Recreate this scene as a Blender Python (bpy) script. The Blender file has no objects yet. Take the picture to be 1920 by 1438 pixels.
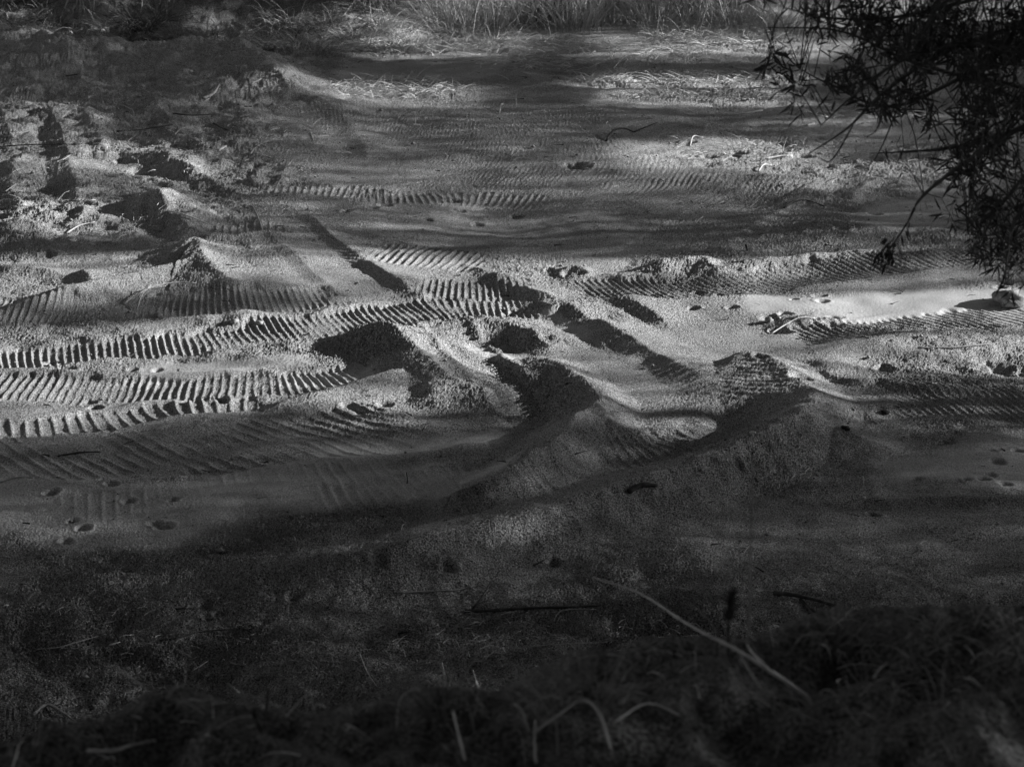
import bpy, math, random
import numpy as np
from mathutils import Vector
random.seed(7)
RNG = np.random.default_rng(11)
R = math.radians
sc = bpy.context.scene
col = sc.collection

# ------------------------------------------------------------------ camera, sky, sun, exposure
CAM_H, PITCH, F = 5.0, R(20.0), 3583.0          # metres, downward tilt, focal length in photo pixels (1920 wide)
cd = bpy.data.cameras.new('camera'); cam = bpy.data.objects.new('camera', cd); col.objects.link(cam)
cam.location = (0, 0, CAM_H); cam.rotation_euler = (R(90) - PITCH, 0, 0)
cd.sensor_width = 36.0; cd.lens = 36.0 * F / 1920.0
cd.clip_start = 0.05; cd.clip_end = 3000
cd.dof.use_dof = True; cd.dof.focus_distance = 14.5; cd.dof.aperture_fstop = 4.8
sc.camera = cam

SUN_EL, SUN_AZ = R(18.0), R(86.0)               # azimuth clockwise from +Y (straight away from the camera)
S = np.array([math.sin(SUN_AZ) * math.cos(SUN_EL), math.cos(SUN_AZ) * math.cos(SUN_EL), math.sin(SUN_EL)])
w = bpy.data.worlds.new('World'); sc.world = w; w.use_nodes = True
nt = w.node_tree; nt.nodes.clear()
sky = nt.nodes.new('ShaderNodeTexSky'); sky.sky_type = 'NISHITA'; sky.sun_disc = False
sky.air_density = 0.35; sky.dust_density = 0.3; sky.sun_elevation = SUN_EL; sky.sun_rotation = SUN_AZ
bw = nt.nodes.new('ShaderNodeRGBToBW'); bg = nt.nodes.new('ShaderNodeBackground'); wo = nt.nodes.new('ShaderNodeOutputWorld')
bg.inputs['Strength'].default_value = 0.08
nt.links.new(sky.outputs[0], bw.inputs[0]); nt.links.new(bw.outputs[0], bg.inputs[0]); nt.links.new(bg.outputs[0], wo.inputs[0])
sl = bpy.data.lights.new('sun', 'SUN'); sun = bpy.data.objects.new('sun', sl); col.objects.link(sun)
sl.energy = 5.0; sl.angle = R(0.5); sl.color = (1, 1, 1)
sun.rotation_euler = Vector(-S).to_track_quat('-Z', 'Y').to_euler()
sun.location = (20, 0, 20)
sc.view_settings.view_transform = 'Standard'; sc.view_settings.look = 'None'
sc.view_settings.gamma = 1.0; sc.view_settings.exposure = 1.3
sc.cycles.max_bounces = 4; sc.cycles.diffuse_bounces = 2; sc.cycles.glossy_bounces = 1
sc.cycles.transmission_bounces = 2; sc.cycles.transparent_max_bounces = 4

# ------------------------------------------------------------------ survey helpers (photo pixel -> place on the ground)
cp, sp = math.cos(PITCH), math.sin(PITCH)
def at(px, py, z=0.0):
    dx = (px - 960) / F; dv = -(py - 719) / F
    d = (dx, cp + dv * sp, -sp + dv * cp)
    t = (z - CAM_H) / d[2]
    return (d[0] * t, d[1] * t, z)
def at_y(px, py, y):
    dx = (px - 960) / F; dv = -(py - 719) / F
    d = (dx, cp + dv * sp, -sp + dv * cp); t = y / d[1]
    return np.array((d[0] * t, y, CAM_H + d[2] * t))
def to_px(x, y, z):
    zz = z - CAM_H
    dep = y * cp - zz * sp; up = y * sp + zz * cp
    dep = np.maximum(dep, 1e-3)
    return 960 + F * x / dep, 719 - F * up / dep

_tabs = {}
def vnoise(x, y, seed):
    if seed not in _tabs:
        _tabs[seed] = np.random.default_rng(seed).random((256, 256)).astype(np.float32)
    T = _tabs[seed]
    xi = np.floor(x).astype(np.int64); yi = np.floor(y).astype(np.int64)
    fx = (x - xi).astype(np.float32); fy = (y - yi).astype(np.float32)
    fx = fx * fx * (3 - 2 * fx); fy = fy * fy * (3 - 2 * fy)
    x0 = xi & 255; x1 = (xi + 1) & 255; y0 = yi & 255; y1 = (yi + 1) & 255
    a = T[y0, x0] * (1 - fx) + T[y0, x1] * fx; b = T[y1, x0] * (1 - fx) + T[y1, x1] * fx
    return (a * (1 - fy) + b * fy) * 2 - 1
def fbm(x, y, s, seed, octs=3, gain=0.5):
    r = 0; a = 1.0
    for i in range(octs):
        r = r + a * vnoise(x * s + 13.1 * i, y * s - 7.7 * i, seed + i); s *= 2.03; a *= gain
    return r
def sstep(a, b, x):
    t = np.clip((x - a) / (b - a), 0, 1); return t * t * (3 - 2 * t)
def smooth_line(pts, n=5):
    P = [np.array(p, float) for p in pts]
    if len(P) < 3: return np.array([P[0] + (P[1] - P[0]) * i / n for i in range(n + 1)])
    out = []
    for i in range(len(P) - 1):
        p0 = P[i - 1] if i else 2 * P[0] - P[1]; p1, p2 = P[i], P[i + 1]
        p3 = P[i + 2] if i + 2 < len(P) else 2 * P[-1] - P[-2]
        for k in range(n):
            t = k / n
            out.append(0.5 * (2 * p1 + (p2 - p0) * t + (2 * p0 - 5 * p1 + 4 * p2 - p3) * t * t + (3 * p1 - p0 - 3 * p2 + p3) * t ** 3))
    out.append(P[-1]); return np.array(out)
def line_field(x, y, P):
    """signed distance (left of travel positive), arc length and total length"""
    best = np.full(x.shape, 1e9); sd = np.zeros(x.shape); ss = np.zeros(x.shape); acc = 0.0
    for i in range(len(P) - 1):
        ax, ay = P[i][0], P[i][1]; bx, by = P[i + 1][0], P[i + 1][1]
        vx, vy = bx - ax, by - ay; L = math.hypot(vx, vy) + 1e-9; ux, uy = vx / L, vy / L
        rx, ry = x - ax, y - ay
        tt = rx * ux + ry * uy
        lo = -5.0 if i == 0 else 0.0; hi = L + 5.0 if i == len(P) - 2 else L
        tc = np.clip(tt, lo, hi)
        ex, ey = rx - tc * ux, ry - tc * uy
        d2 = ex * ex + ey * ey
        m = d2 < best
        best = np.where(m, d2, best)
        sd = np.where(m, np.where(ux * ry - uy * rx >= 0, 1.0, -1.0), sd)
        ss = np.where(m, acc + tc, ss); acc += L
    return np.sqrt(best) * sd, ss, acc

# ------------------------------------------------------------------ the terrain's features, surveyed from the photograph
# ridges: points, crest height, width of the far/right flank, width of the near/left flank
RIDGES = [
 ([(640,627),(690,613),(724,607),(785,645),(848,702),(900,745),(945,780)], [.03,.11,.16,.15,.11,.06,.02], .42,.45),
 ([(975,658),(1044,674),(1083,702),(1124,742),(1110,772),(1066,803),(965,882),(880,920),(800,940)], [.03,.10,.14,.15,.17,.19,.18,.15,.03], .32,.42),
 ([(990,582),(1030,570),(1066,567),(1150,610),(1224,646),(1291,697),(1375,750)], [.03,.08,.095,.09,.075,.05,.01], .45,.26),
 ([(1347,663),(1437,674),(1493,713),(1533,747),(1518,775),(1403,826),(1274,871),(1195,904),(1066,949),(841,1000),(700,1030),(560,1056),(400,1090)],
   [.10,.14,.13,.14,.22,.26,.26,.24,.21,.19,.17,.13,.02], .36,.62),
 ([(1110,772),(1150,800),(1160,840)], [.13,.09,.02], .25,.35),
 ([(1540,778),(1620,812),(1710,850)], [.14,.10,.02], .35,.5),
 ([(575,405),(640,455),(690,488),(740,518),(790,552)], .07,.35,.16),
 ([(470,764),(560,740),(640,720),(700,703),(760,688),(800,678)], .15,.25,.55),
 ([(790,600),(847,593),(925,587),(982,596),(1021,621),(1040,650)], .10,.20,.22),
 ([(890,488),(960,520),(1030,547),(1075,570)], .09,.40,.20),
 ([(1145,550),(1200,566),(1262,602)], .065,.45,.18),
 ([(-60,577),(60,553),(180,528),(290,508),(360,498),(400,508),(450,540)], .19,.30,.34),
 ([(300,482),(365,456),(378,482),(400,505),(440,522)], .24,.42,.60),
 ([(262,355),(310,392),(360,420),(405,445)], .17,.45,.35),
 ([(-20,505),(60,500),(130,515)], .07,.3,.2),
 ([(150,500),(165,520),(180,530)], .12,.3,.25),
 ([(1150,505),(1200,495),(1260,489),(1320,484),(1345,497),(1400,489),(1500,482),(1600,476),(1730,473),(1850,462)], .15,.25,.42),
 ([(1470,670),(1600,652),(1700,642),(1800,640),(1940,650)], .13,.45,.45),
 ([(1500,690),(1600,714),(1650,712),(1700,726),(1900,732)], .06,.5,.10),
 ([(1530,930),(1600,919),(1760,921),(1950,926)], .07,1.4,.12),
 ([(1050,1085),(1180,1065),(1300,1055),(1450,1042)], .06,.6,.25),
 ([(1400,1105),(1560,1095),(1700,1080)], .08,.6,.4),
 ([(2,200),(25,270),(20,330),(35,390),(20,450)], .13,.45,.35),
 ([(92,195),(125,270),(140,330),(165,405)], .14,.45,.35),
 ([(162,212),(200,275),(195,300)], .13,.45,.35),
 ([(170,290),(240,284),(330,302),(400,335),(420,350)], .10,.35,.35),
 ([(120,98),(200,82),(300,76),(420,76),(480,100),(540,155)], .52,.9,2.4),
 ([(-80,62),(60,52),(110,75),(140,110)], .50,.8,2.2),
 ([(480,400),(500,440),(560,490),(610,530),(660,560)], .03,.35,.16),
 ([(1360,455),(1450,400),(1540,340)], .04,.3,.12),
 ([(1590,380),(1620,345),(1660,325)], .05,.25,.15),
 ([(1050,345),(1200,335),(1350,330),(1480,325)], .04,.4,.15),
 ([(700,350),(850,330),(1000,312),(1150,300),(1300,272)], .035,.3,.15),
 ([(270,170),(330,235),(400,300)], .07,.4,.3),
 ([(520,140),(640,215),(700,300)], .05,.5,.3),
 ([(840,128),(950,135),(1050,165),(1200,170),(1500,168)], .12,.5,.4),
 ([(1050,135),(1300,132),(1500,128)], .12,.5,.3),
 ([(380,340),(500,318),(640,312)], .05,.4,.3),
 ([(1480,455),(1580,435),(1640,430),(1700,445)], .06,.5,.4),
 ([(0,905),(60,897),(150,892)], .04,.2,.3),
 ([(400,890),(560,878),(700,868),(860,838),(960,800)], .05,.25,.35),
]
# crawler tracks: centre line, width, depth, lug height, lug pitch, erosion (0 crisp .. 1 gone)
TRACKS = [
 ([(-60,580),(100,580),(250,578),(420,572),(560,562),(640,555)], .60,.040,.024,.060,.4),
 ([(-60,676),(0,668),(150,655),(300,643),(450,629),(600,610),(740,590),(850,575),(1000,570)], .56,.050,.042,.062,.35),
 ([(770,540),(880,540),(1000,538)], .52,.045,.040,.060,.15),
 ([(-60,722),(0,722),(200,722),(400,718),(560,710),(720,688)], .56,.045,.034,.064,.35),
 ([(-60,808),(120,790),(250,772),(350,758),(500,748)], .36,.04,.045,.10,.25),
 ([(-60,860),(200,850),(420,838),(600,820),(740,800),(860,762)], .95,.02,.042,.13,.75,.7),
 ([(826,598),(880,650),(935,715),(1000,785)], .36,.05,.055,.075,.0),
 ([(490,362),(600,362),(710,363)], .45,.02,.03,.075,.2),
 ([(640,372),(760,370),(880,366),(1030,374)], .5,.02,.03,.075,.25),
 ([(690,474),(800,482),(915,492)], .70,.03,.045,.075,.2),
 ([(1060,538),(1250,540),(1400,530),(1550,513),(1700,497),(1870,480)], .55,.035,.040,.066,.0,.45),
 ([(1480,640),(1650,624),(1800,606),(1960,590)], .55,.035,.040,.066,.0,.45),
 ([(1640,752),(1750,752),(1960,764)], .75,.02,.036,.072,.0,.6),
 ([(1060,640),(1100,670),(1160,700)], .4,.01,.03,.075,.3),
 ([(1180,700),(1260,750),(1340,800)], .9,.01,.028,.085,.3),
 ([(1380,680),(1440,720),(1480,770)], .7,.005,.02,.07,.4),
 ([(1280,850),(1340,815),(1430,790)], .7,.02,.035,.09,.3),
 ([(390,440),(560,434)], .45,.01,.03,.075,.3),
 ([(1200,480),(1340,400),(1500,330)], .5,.015,.02,.06,.45),
 ([(1000,480),(1250,425),(1500,375)], 1.3,.0,.022,.060,.35,.6),
 ([(560,470),(900,425),(1200,380),(1500,320)], 1.6,.0,.022,.060,.35,.6),
 ([(420,410),(700,385),(1050,350),(1300,310)], 1.6,.0,.022,.060,.4,.6),
 ([(550,345),(800,320),(1050,285),(1350,235)], 1.8,.005,.022,.060,.3,.6),
 ([(480,300),(750,275),(1000,250),(1300,205)], 1.9,.0,.022,.060,.35,.6),
 ([(500,240),(750,215),(1000,205),(1300,180)], 1.8,.0,.022,.060,.4,.6),
 ([(520,170),(700,150),(900,140),(1100,130)], 1.8,.0,.022,.060,.4,.6),
 ([(1500,310),(1620,275),(1750,245)], .7,.02,.02,.07,.35),
 ([(60,960),(400,930),(700,890),(900,850)], .5,.010,.016,.09,.6),
 ([(420,960),(700,930),(960,880),(1060,840)], .4,.02,.02,.08,.6),
 ([(840,960),(960,930),(1080,890)], .5,.01,.022,.10,.5),
 ([(1130,865),(1240,845),(1340,815)], .6,.02,.035,.085,.2),
 ([(1480,690),(1440,730),(1400,770)], .6,.0,.03,.07,.2),
 ([(0,330),(120,320),(240,330)], 1.0,.0,.01,.07,.6),
]
PRINTS = [(130,688,1.1),(295,686,.7),(248,687,.6),(175,757,1),(170,738,.8),(415,745,.9),(96,664,1),(1040,498,.9),(1076,512,1.5),
 (960,579,1),(1102,568,.8),(1310,543,.9),(1352,551,.9),(1300,574,.8),(1372,577,.8),(1440,600,1.3),(1472,595,.9),(1565,603,1.2),(1562,615,1.2),
 (1537,557,.9),(1540,570,.8),(1490,564,.5),(1882,538,1),(1875,547,.9),(720,386,1.1),(800,411,1.1),(652,404,1),(700,395,.8),(895,408,1),(970,396,1.1),(845,370,1.3),
 (860,390,1.1),(195,898,1),(208,908,1),(95,924,1.2),(240,940,1.1),(325,938,1.1),(135,972,1.1),(155,990,1.1),(310,987,1.4),(290,983,1),(125,1013,1),
 (235,1068,1.5),(385,1125,1.2),(415,1138,1.2),(390,1147,.9),(715,1080,1.4),(1775,825,1.4),(1910,841,1.2),(1870,866,1.2),(1862,847,.9),(1720,900,1),(1840,903,1.2),
 (1885,910,1.1),(1815,905,.9),(1800,908,.9),(1860,892,.9),(340,147,1.7),(300,152,1.6),(378,153,1.7),(408,131,1.6),(430,130,1.6),(456,128,1.6),(330,161,1.6),(283,166,2.0),
 (370,144,1.6),(310,145,1.5),(232,160,1.8),(130,165,1.8),(30,125,1.9),(480,310,1.2),(440,318,1.1),(890,596,.8),(1080,310,2.6),(1030,505,.7),
 (670,772,1.2),(655,768,1),(720,760,.9),(960,895,1.0),(600,1075,1.3),(840,1080,1.2),(1040,1060,1.1),(555,1120,1.2),(1640,955,1.1),(1380,910,1.0),
 (60,390,1.4),(95,395,1.2),(165,390,1.3),(150,455,1.3),(90,480,1.2),(190,460,1.3),(1380,285,1.7),(1460,265,1.6),(1510,290,1.7),(1290,265,1.5),(1330,290,1.4),(1550,310,1.5),
 (1700,430,1.3),(1580,445,1.3),(1640,400,1.2),(1520,500,1.0),(230,305,1.3),(280,320,1.4),(330,280,1.4),(1500,735,1.3),(1460,625,1.4),(1660,700,1.2),(1870,690,2.6),(1430,700,1.0)]
MOUNDS = [ # centre, radii (m), height
 (945,626,.52,.50,-.09),(1895,572,.20,.16,.04),(1100,600,.6,.4,-.06),(640,670,.9,.5,-.05),(1080,508,.25,.2,.06),(1500,830,.5,.5,.05),
 (1100,830,.4,.4,.06),(975,905,.22,.2,.06),(300,395,.5,.4,.10),(1385,790,.5,.4,-.08),(330,385,.3,.3,.08),(450,600,.7,.25,.05),(1260,1035,.8,.3,.04),
 (940,420,1.2,.8,-.05),(1500,610,.35,.25,.06),(1920,690,.6,.5,-.08),(1560,700,.3,.3,.05)]
SILT = [([(1430,572),(1600,578),(1760,575),(2000,570)],26),([(1560,590),(2000,585)],26),([(1700,880),(1800,875),(2050,870)],50),([(-150,960),(150,965),(380,965)],75),
        ([(400,925),(620,915),(900,905)],42),([(820,835),(700,845)],14),([(640,850),(760,835),(900,822)],22),([(560,700),(660,690)],18),
        ([(300,690),(560,670)],14),([(1080,620),(1040,600)],16),([(700,135),(900,130)],30),([(1680,400),(1800,380)],40),([(900,640),(960,655)],12)]
DARK_SAND_SHADE = [([(430,1005),(600,985),(860,965)],42,.8),([(380,900),(560,890),(760,880)],12,.6),([(1180,870),(1290,840),(1380,800)],26,.6),([(1560,940),(1950,940)],12,.6),([(850,690),(900,740),(960,790)],30,.4),([(100,1240),(700,1190),(1300,1150)],40,.5),([(620,300),(900,290)],14,.25),([(40,1180),(200,1230)],40,.5),([(640,120),(1050,135)],22,.5)]  # strokes darkening the sand colour: coarse sand in part, in part painted shade
def feat(o): return smooth_line([at(p[0], p[1])[:2] for p in o])
RL = []
for pts, h, wa, wb in RIDGES:
    if isinstance(h, list): hl = h
    else:
        h = h * (.85 if pts[1][1] > 790 else .56 if h > .1 else .75); wa *= .95; wb *= .85; hl = [h] * len(pts)
    P = smooth_line([at(p[0], p[1], k * .9)[:2] + (k,) for p, k in zip(pts, hl)]); RL.append((P, max(hl), wa, wb))
TL = [(feat(t[0]),) + t[1:6] + ((t[6] if len(t) > 6 else 0.0),) for t in TRACKS]
SL = [(smooth_line([(p[0], p[1]) for p in pts]), wd) for pts, wd in SILT]

DL_ = [(smooth_line(pts), wd, v) for pts, wd, v in DARK_SAND_SHADE]
def dark_sand_shade(x, y):
    px, py = to_px(x, y, 0 * x); r = np.zeros(x.shape)
    for P, wd, v in DL_:
        m = (px > P[:, 0].min() - 3 * wd) & (px < P[:, 0].max() + 3 * wd) & (py > P[:, 1].min() - 2 * wd) & (py < P[:, 1].max() + 2 * wd)
        d, s, L = line_field(px[m] * .5, py[m], P * np.array([.5, 1]))
        r[m] = np.maximum(r[m], v * (1 - sstep(.3, 1.2, np.hypot(d, np.maximum(np.maximum(-s, s - L) * .5, 0)) / wd + .5 * fbm(x[m], y[m], 2.5, 170, 4))))
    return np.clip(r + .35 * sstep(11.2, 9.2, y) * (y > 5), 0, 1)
def lip(x):                     # where the near bank's edge runs
    return 4.18 + .22 * x + .10 * np.sin(x * 1.6 + .6) + .05 * np.sin(x * 4.7)
def bank_toe(x): return 28.5 + 2.0 * sstep(-4, 5, x) + .4 * np.sin(x * .8 + 1.0)
def height(x, y):
    x = np.asarray(x, float); y = np.asarray(y, float); shp = x.shape
    x = x.ravel(); y = y.ravel()
    px, py = to_px(x, y, 0 * x)
    vis = (px > -700) & (px < 2700) & (py > -60) & (py < 1600)
    silt = np.zeros(x.shape)
    for P, wd in SL:
        m = np.where(vis & (px > P[:, 0].min() - 3 * wd) & (px < P[:, 0].max() + 3 * wd) & (py > P[:, 1].min() - 2 * wd) & (py < P[:, 1].max() + 2 * wd))[0]
        if len(m) == 0: continue
        d, s, L = line_field(px[m] * .5, py[m], P * np.array([.5, 1]))
        e = np.maximum(np.maximum(-s, s - L) * .5, 0)
        q = np.hypot(d * (abs(s) > -9e9), e) / wd + .32 * fbm(x[m], y[m], 2.2, 70, 4)
        silt[m] = np.maximum(silt[m], (1. if wd == 26 else .62) * (1 - sstep(.45, 1.15, q)))
    # broad swells, wind-row lumps, drag streaks
    z = .05 * fbm(x, y, .35, 1, 2) + .022 * fbm(x, y, 1.3, 5, 3)
    rug = sstep(-.2, .7, fbm(x, y, .6, 9, 2)) * (1 - silt)
    lowbank = sstep(11.0, 9.0, y)
    leftup = sstep(-1.0, -3.4, x) * sstep(16.3, 18.5, y)
    rug = np.clip(rug + .8 * lowbank + .8 * leftup, 0, 1.6) * (1 - silt)
    rough = .016 * rug * fbm(x, y, 5.0, 21, 3) + .012 * sstep(14.5, 13, y) * (1 - silt) * fbm(x, y, 3.2, 23, 4)
    rough += .05 * leftup * fbm(x, y, 1.6, 25, 3)
    rough += .011 * sstep(16.5, 19, y) * (1 - silt) * fbm(x, y, 3.6, 36, 4) + .018 * leftup * fbm(x, y, 6.5, 38, 2)
    z += .08 * lowbank * fbm(x, y, 1.8, 28, 4)
    z += .010 * sstep(14.2, 12.5, y) * sstep(8.5, 10, y) * fbm(x * .35, y * 3.2 - x * .9 + .12 * x * x, 1.5, 35, 3)
    z += .004 * (1 - .3 * silt) * fbm(x * .6 + y * .25, y * 5.0 - x * 1.6, 1.3, 31, 3)
    track_m = np.zeros(x.shape)
    for P, wid, dep, lug, pitch, ero, skew in TL:
        mg = wid * .5 + .25
        m = np.where(vis & (x > P[:, 0].min() - mg) & (x < P[:, 0].max() + mg) & (y > P[:, 1].min() - mg) & (y < P[:, 1].max() + mg))[0]
        if len(m) == 0: continue
        xm, ym = x[m], y[m]
        d, s, L = line_field(xm, ym, P)
        wob = .02 * vnoise(s * 3, d * 0 + wid * 50, 41)
        ad = np.abs(d + wob)
        fray = .05 * fbm(xm, ym, 7, 44, 2)
        ins = 1 - sstep(wid * .5 - .03, wid * .5 + .03, ad + fray)
        ends = sstep(-.05, .25, s + fray * 2) * (1 - sstep(L - .25, L + .05, s + fray * 2))
        keep = np.clip(1 - ero * 1.5 * (.45 + 1.2 * fbm(xm, ym, 1.9, 47, 3)), .08, 1)
        mm = ins * ends
        ph = (s + skew * d) / pitch + .10 * vnoise(xm * 4, ym * 4, 51) + .03 * vnoise(d * 6, s * 20, 52)
        lg = (.5 + .5 * np.cos(2 * np.pi * ph)) ** 3.6
        lg = np.clip(lg * (.85 + .35 * vnoise(xm * 6, ym * 6, 53)) + .14 * lg * vnoise(xm * 55, ym * 40, 54) + .05 * vnoise(xm * 38, ym * 38, 56), -.1, 1.3)
        keep = keep * (.55 + .45 * sstep(-.5, .3, fbm(xm, ym, .9, 48, 3)))
        z[m] += mm * (-dep * .6 + .52 * lug * keep * lg)
        berm = np.exp(-((ad - wid * .5 - .05) / .05) ** 2) * ends
        z[m] += berm * dep * .5 * (.6 + .8 * vnoise(xm * 4, ym * 4, 55))
        track_m[m] = np.maximum(track_m[m], mm)
    z += rough * (1 - .8 * track_m); rug = rug * (1 - .6 * track_m)
    rz = np.zeros(x.shape)
    for i, (P, h, wa, wb) in enumerate(RL):
        mg = max(wa, wb) * 1.15 + .1
        m = np.where((x > P[:, 0].min() - mg) & (x < P[:, 0].max() + mg) & (y > P[:, 1].min() - mg) & (y < P[:, 1].max() + mg))[0]
        if len(m) == 0: continue
        xm, ym = x[m], y[m]
        d, s, L = line_field(xm, ym, P)
        d = d + (.035 * fbm(xm, ym, 1.8, 60 + i % 7, 2) + .006 * fbm(xm, ym, 12, 57, 2)) * min(1, h / .12) 
        wv = np.where(d > 0, wa, wb)
        prof = np.clip(1 - np.abs(d) / wv, 0, 1)
        prof = np.where(prof > .94, .94 + (prof - .94) * .6, prof)
        prof = prof ** 1.25
        tl = min(.35 * L, .6)
        ends = sstep(-.3 * tl, tl, s) * (1 - sstep(L - tl, L + .3 * tl, s))
        arc = np.concatenate([[0], np.cumsum(np.hypot(np.diff(P[:, 0]), np.diff(P[:, 1])))])
        if P[:, 2].max() - P[:, 2].min() > .001: tl = .25; ends = sstep(-.05, tl, s) * (1 - sstep(L - tl, L + .05, s))
        hh = np.interp(s, arc, P[:, 2]) * (1 + .16 * vnoise(s * 1.7, s * 0 + i * 3.3, 66) + .04 * vnoise(s * 7, s * 0 + i, 67))
        v = hh * prof * ends
        v = v + .05 * hh * ends * np.clip(prof * 1.4, 0, 1) * fbm(xm, ym, 10, 68, 3)
        rz[m] = np.maximum(rz[m], v) + .25 * np.minimum(rz[m], v)
    z += rz
    for cx, cy, rx, ry, h in MOUNDS:
        X, Y, _ = at(cx, cy)
        m = np.where((abs(x - X) < rx * 1.6) & (abs(y - Y) < ry * 1.6))[0]
        if len(m) == 0: continue
        q = np.hypot((x[m] - X) / rx, (y[m] - Y) / ry) + .18 * fbm(x[m], y[m], 3.5, 75, 3)
        z[m] += h * (1 - sstep(.0, 1.0, q) ** .8)
    for i, (cx, cy, k) in enumerate(PRINTS):
        X, Y, _ = at(cx, cy)
        m = np.where((abs(x - X) < .45 * k) & (abs(y - Y) < .45 * k))[0]
        if len(m) == 0: continue
        a = (i * 2.399) % 3.14 * .35 - .5; k = k * (.46 if cy > 820 else .72)
        ux = (x[m] - X) * math.cos(a) + (y[m] - Y) * math.sin(a); uy = -(x[m] - X) * math.sin(a) + (y[m] - Y) * math.cos(a)
        q = np.hypot(ux / (.10 * k), uy / (.085 * k)) + .25 * fbm(x[m], y[m], 9, 77, 2)
        z[m] += -.050 * k ** .6 * (1 - sstep(.35, 1.1, q + .3 * vnoise(x[m] * 16, y[m] * 16, 79))) + .008 * np.exp(-((q - 1.25) / .25) ** 2) * (.5 + .5 * vnoise(x[m] * 6, y[m] * 6, 78))
    # far bank and near bank
    edge = bank_toe(x) + .5 * fbm(x, y * 0, .5, 82, 2)
    fb = np.clip(y - edge, 0, 60)
    z += 2.6 * (1 - np.exp(-fb / 5.0)) + .14 * sstep(0, 1.5, fb) * fbm(x, y, 1.1, 84, 4) + .10 * fb * (fb < 60) * .25
    L0 = lip(x)
    nb = y - L0
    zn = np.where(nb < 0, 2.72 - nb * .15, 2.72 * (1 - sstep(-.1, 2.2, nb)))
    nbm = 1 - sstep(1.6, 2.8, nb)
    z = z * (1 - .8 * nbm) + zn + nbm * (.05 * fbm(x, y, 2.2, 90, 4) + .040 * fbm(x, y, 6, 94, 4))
    return z.reshape(shp), silt.reshape(shp), np.clip(rug, 0, 1.5).reshape(shp), nbm.reshape(shp), sstep(0, 1.2, fb).reshape(shp)
def hz(x, y): return float(height(np.array([x]), np.array([y]))[0][0])
def ground(px, py):
    z = 0.0
    for _ in range(7):
        p = at(px, py, z); z = .4 * z + .6 * hz(p[0], p[1])
    p = at(px, py, z); return np.array((p[0], p[1], hz(p[0], p[1])))

# ------------------------------------------------------------------ materials
def mat(name, c0, c1, scale=6.0, rough=.9, bump=0.0, detail=6):
    m = bpy.data.materials.new(name); m.use_nodes = True; n = m.node_tree.nodes; l = m.node_tree.links
    b = n['Principled BSDF']; b.inputs['Roughness'].default_value = rough; b.inputs['Specular IOR Level'].default_value = .2
    tc = n.new('ShaderNodeTexCoord'); no = n.new('ShaderNodeTexNoise'); no.inputs['Scale'].default_value = scale; no.inputs['Detail'].default_value = detail
    rp = n.new('ShaderNodeValToRGB'); rp.color_ramp.elements[0].position = .3; rp.color_ramp.elements[1].position = .7
    rp.color_ramp.elements[0].color = (c0, c0, c0, 1); rp.color_ramp.elements[1].color = (c1, c1, c1, 1)
    l.new(tc.outputs['Object'], no.inputs['Vector']); l.new(no.outputs['Fac'], rp.inputs['Fac']); l.new(rp.outputs['Color'], b.inputs['Base Color'])
    if bump:
        bp = n.new('ShaderNodeBump'); bp.inputs['Strength'].default_value = bump; bp.inputs['Distance'].default_value = .01
        l.new(no.outputs['Fac'], bp.inputs['Height']); l.new(bp.outputs['Normal'], b.inputs['Normal'])
    return m
def sand_material():
    m = bpy.data.materials.new('river_sand'); m.use_nodes = True; n = m.node_tree.nodes; l = m.node_tree.links
    b = n['Principled BSDF']; b.inputs['Roughness'].default_value = .95; b.inputs['Specular IOR Level'].default_value = .1
    tc = n.new('ShaderNodeTexCoord')
    def noise(s, d, r=.6):
        k = n.new('ShaderNodeTexNoise'); k.inputs['Scale'].default_value = s; k.inputs['Detail'].default_value = d; k.inputs['Roughness'].default_value = r
        l.new(tc.outputs['Object'], k.inputs['Vector']); return k.outputs['Fac']
    def math_(op, a, b_=None, clamp=False):
        k = n.new('ShaderNodeMath'); k.operation = op; k.use_clamp = clamp
        for i, v in enumerate((a, b_)):
            if v is None: continue
            if isinstance(v, (int, float)): k.inputs[i].default_value = v
            else: l.new(v, k.inputs[i])
        return k.outputs[0]
    at_ = n.new('ShaderNodeAttribute'); at_.attribute_name = 'silt'
    so_ = n.new('ShaderNodeAttribute'); so_.attribute_name = 'soil_shade'
    grain = noise(95, 3, .7); patch = noise(1.1, 5); mid = noise(9, 4)
    g = math_('MULTIPLY', math_('SUBTRACT', grain, .5), math_('SUBTRACT', 1.15, math_('MULTIPLY', at_.outputs['Fac'], .75)))
    v = math_('ADD', .25, math_('MULTIPLY', g, 1.35))
    v = math_('ADD', v, math_('MULTIPLY', math_('SUBTRACT', patch, .5), .20))
    v = math_('ADD', v, math_('MULTIPLY', math_('SUBTRACT', mid, .5), .10))
    v = math_('ADD', v, math_('MULTIPLY', at_.outputs['Fac'], .14))
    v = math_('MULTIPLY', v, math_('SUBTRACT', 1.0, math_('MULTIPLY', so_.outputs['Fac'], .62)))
    v = math_('MINIMUM', math_('MAXIMUM', v, .03), .6)
    cb = n.new('ShaderNodeCombineColor')
    for i in range(3): l.new(v, cb.inputs[i])
    l.new(cb.outputs[0], b.inputs['Base Color'])
    bp = n.new('ShaderNodeBump'); bp.inputs['Distance'].default_value = .02
    l.new(math_('SUBTRACT', .75, math_('MULTIPLY', at_.outputs['Fac'], .65)), bp.inputs['Strength'])
    l.new(grain, bp.inputs['Height']); l.new(bp.outputs['Normal'], b.inputs['Normal'])
    return m
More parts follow.
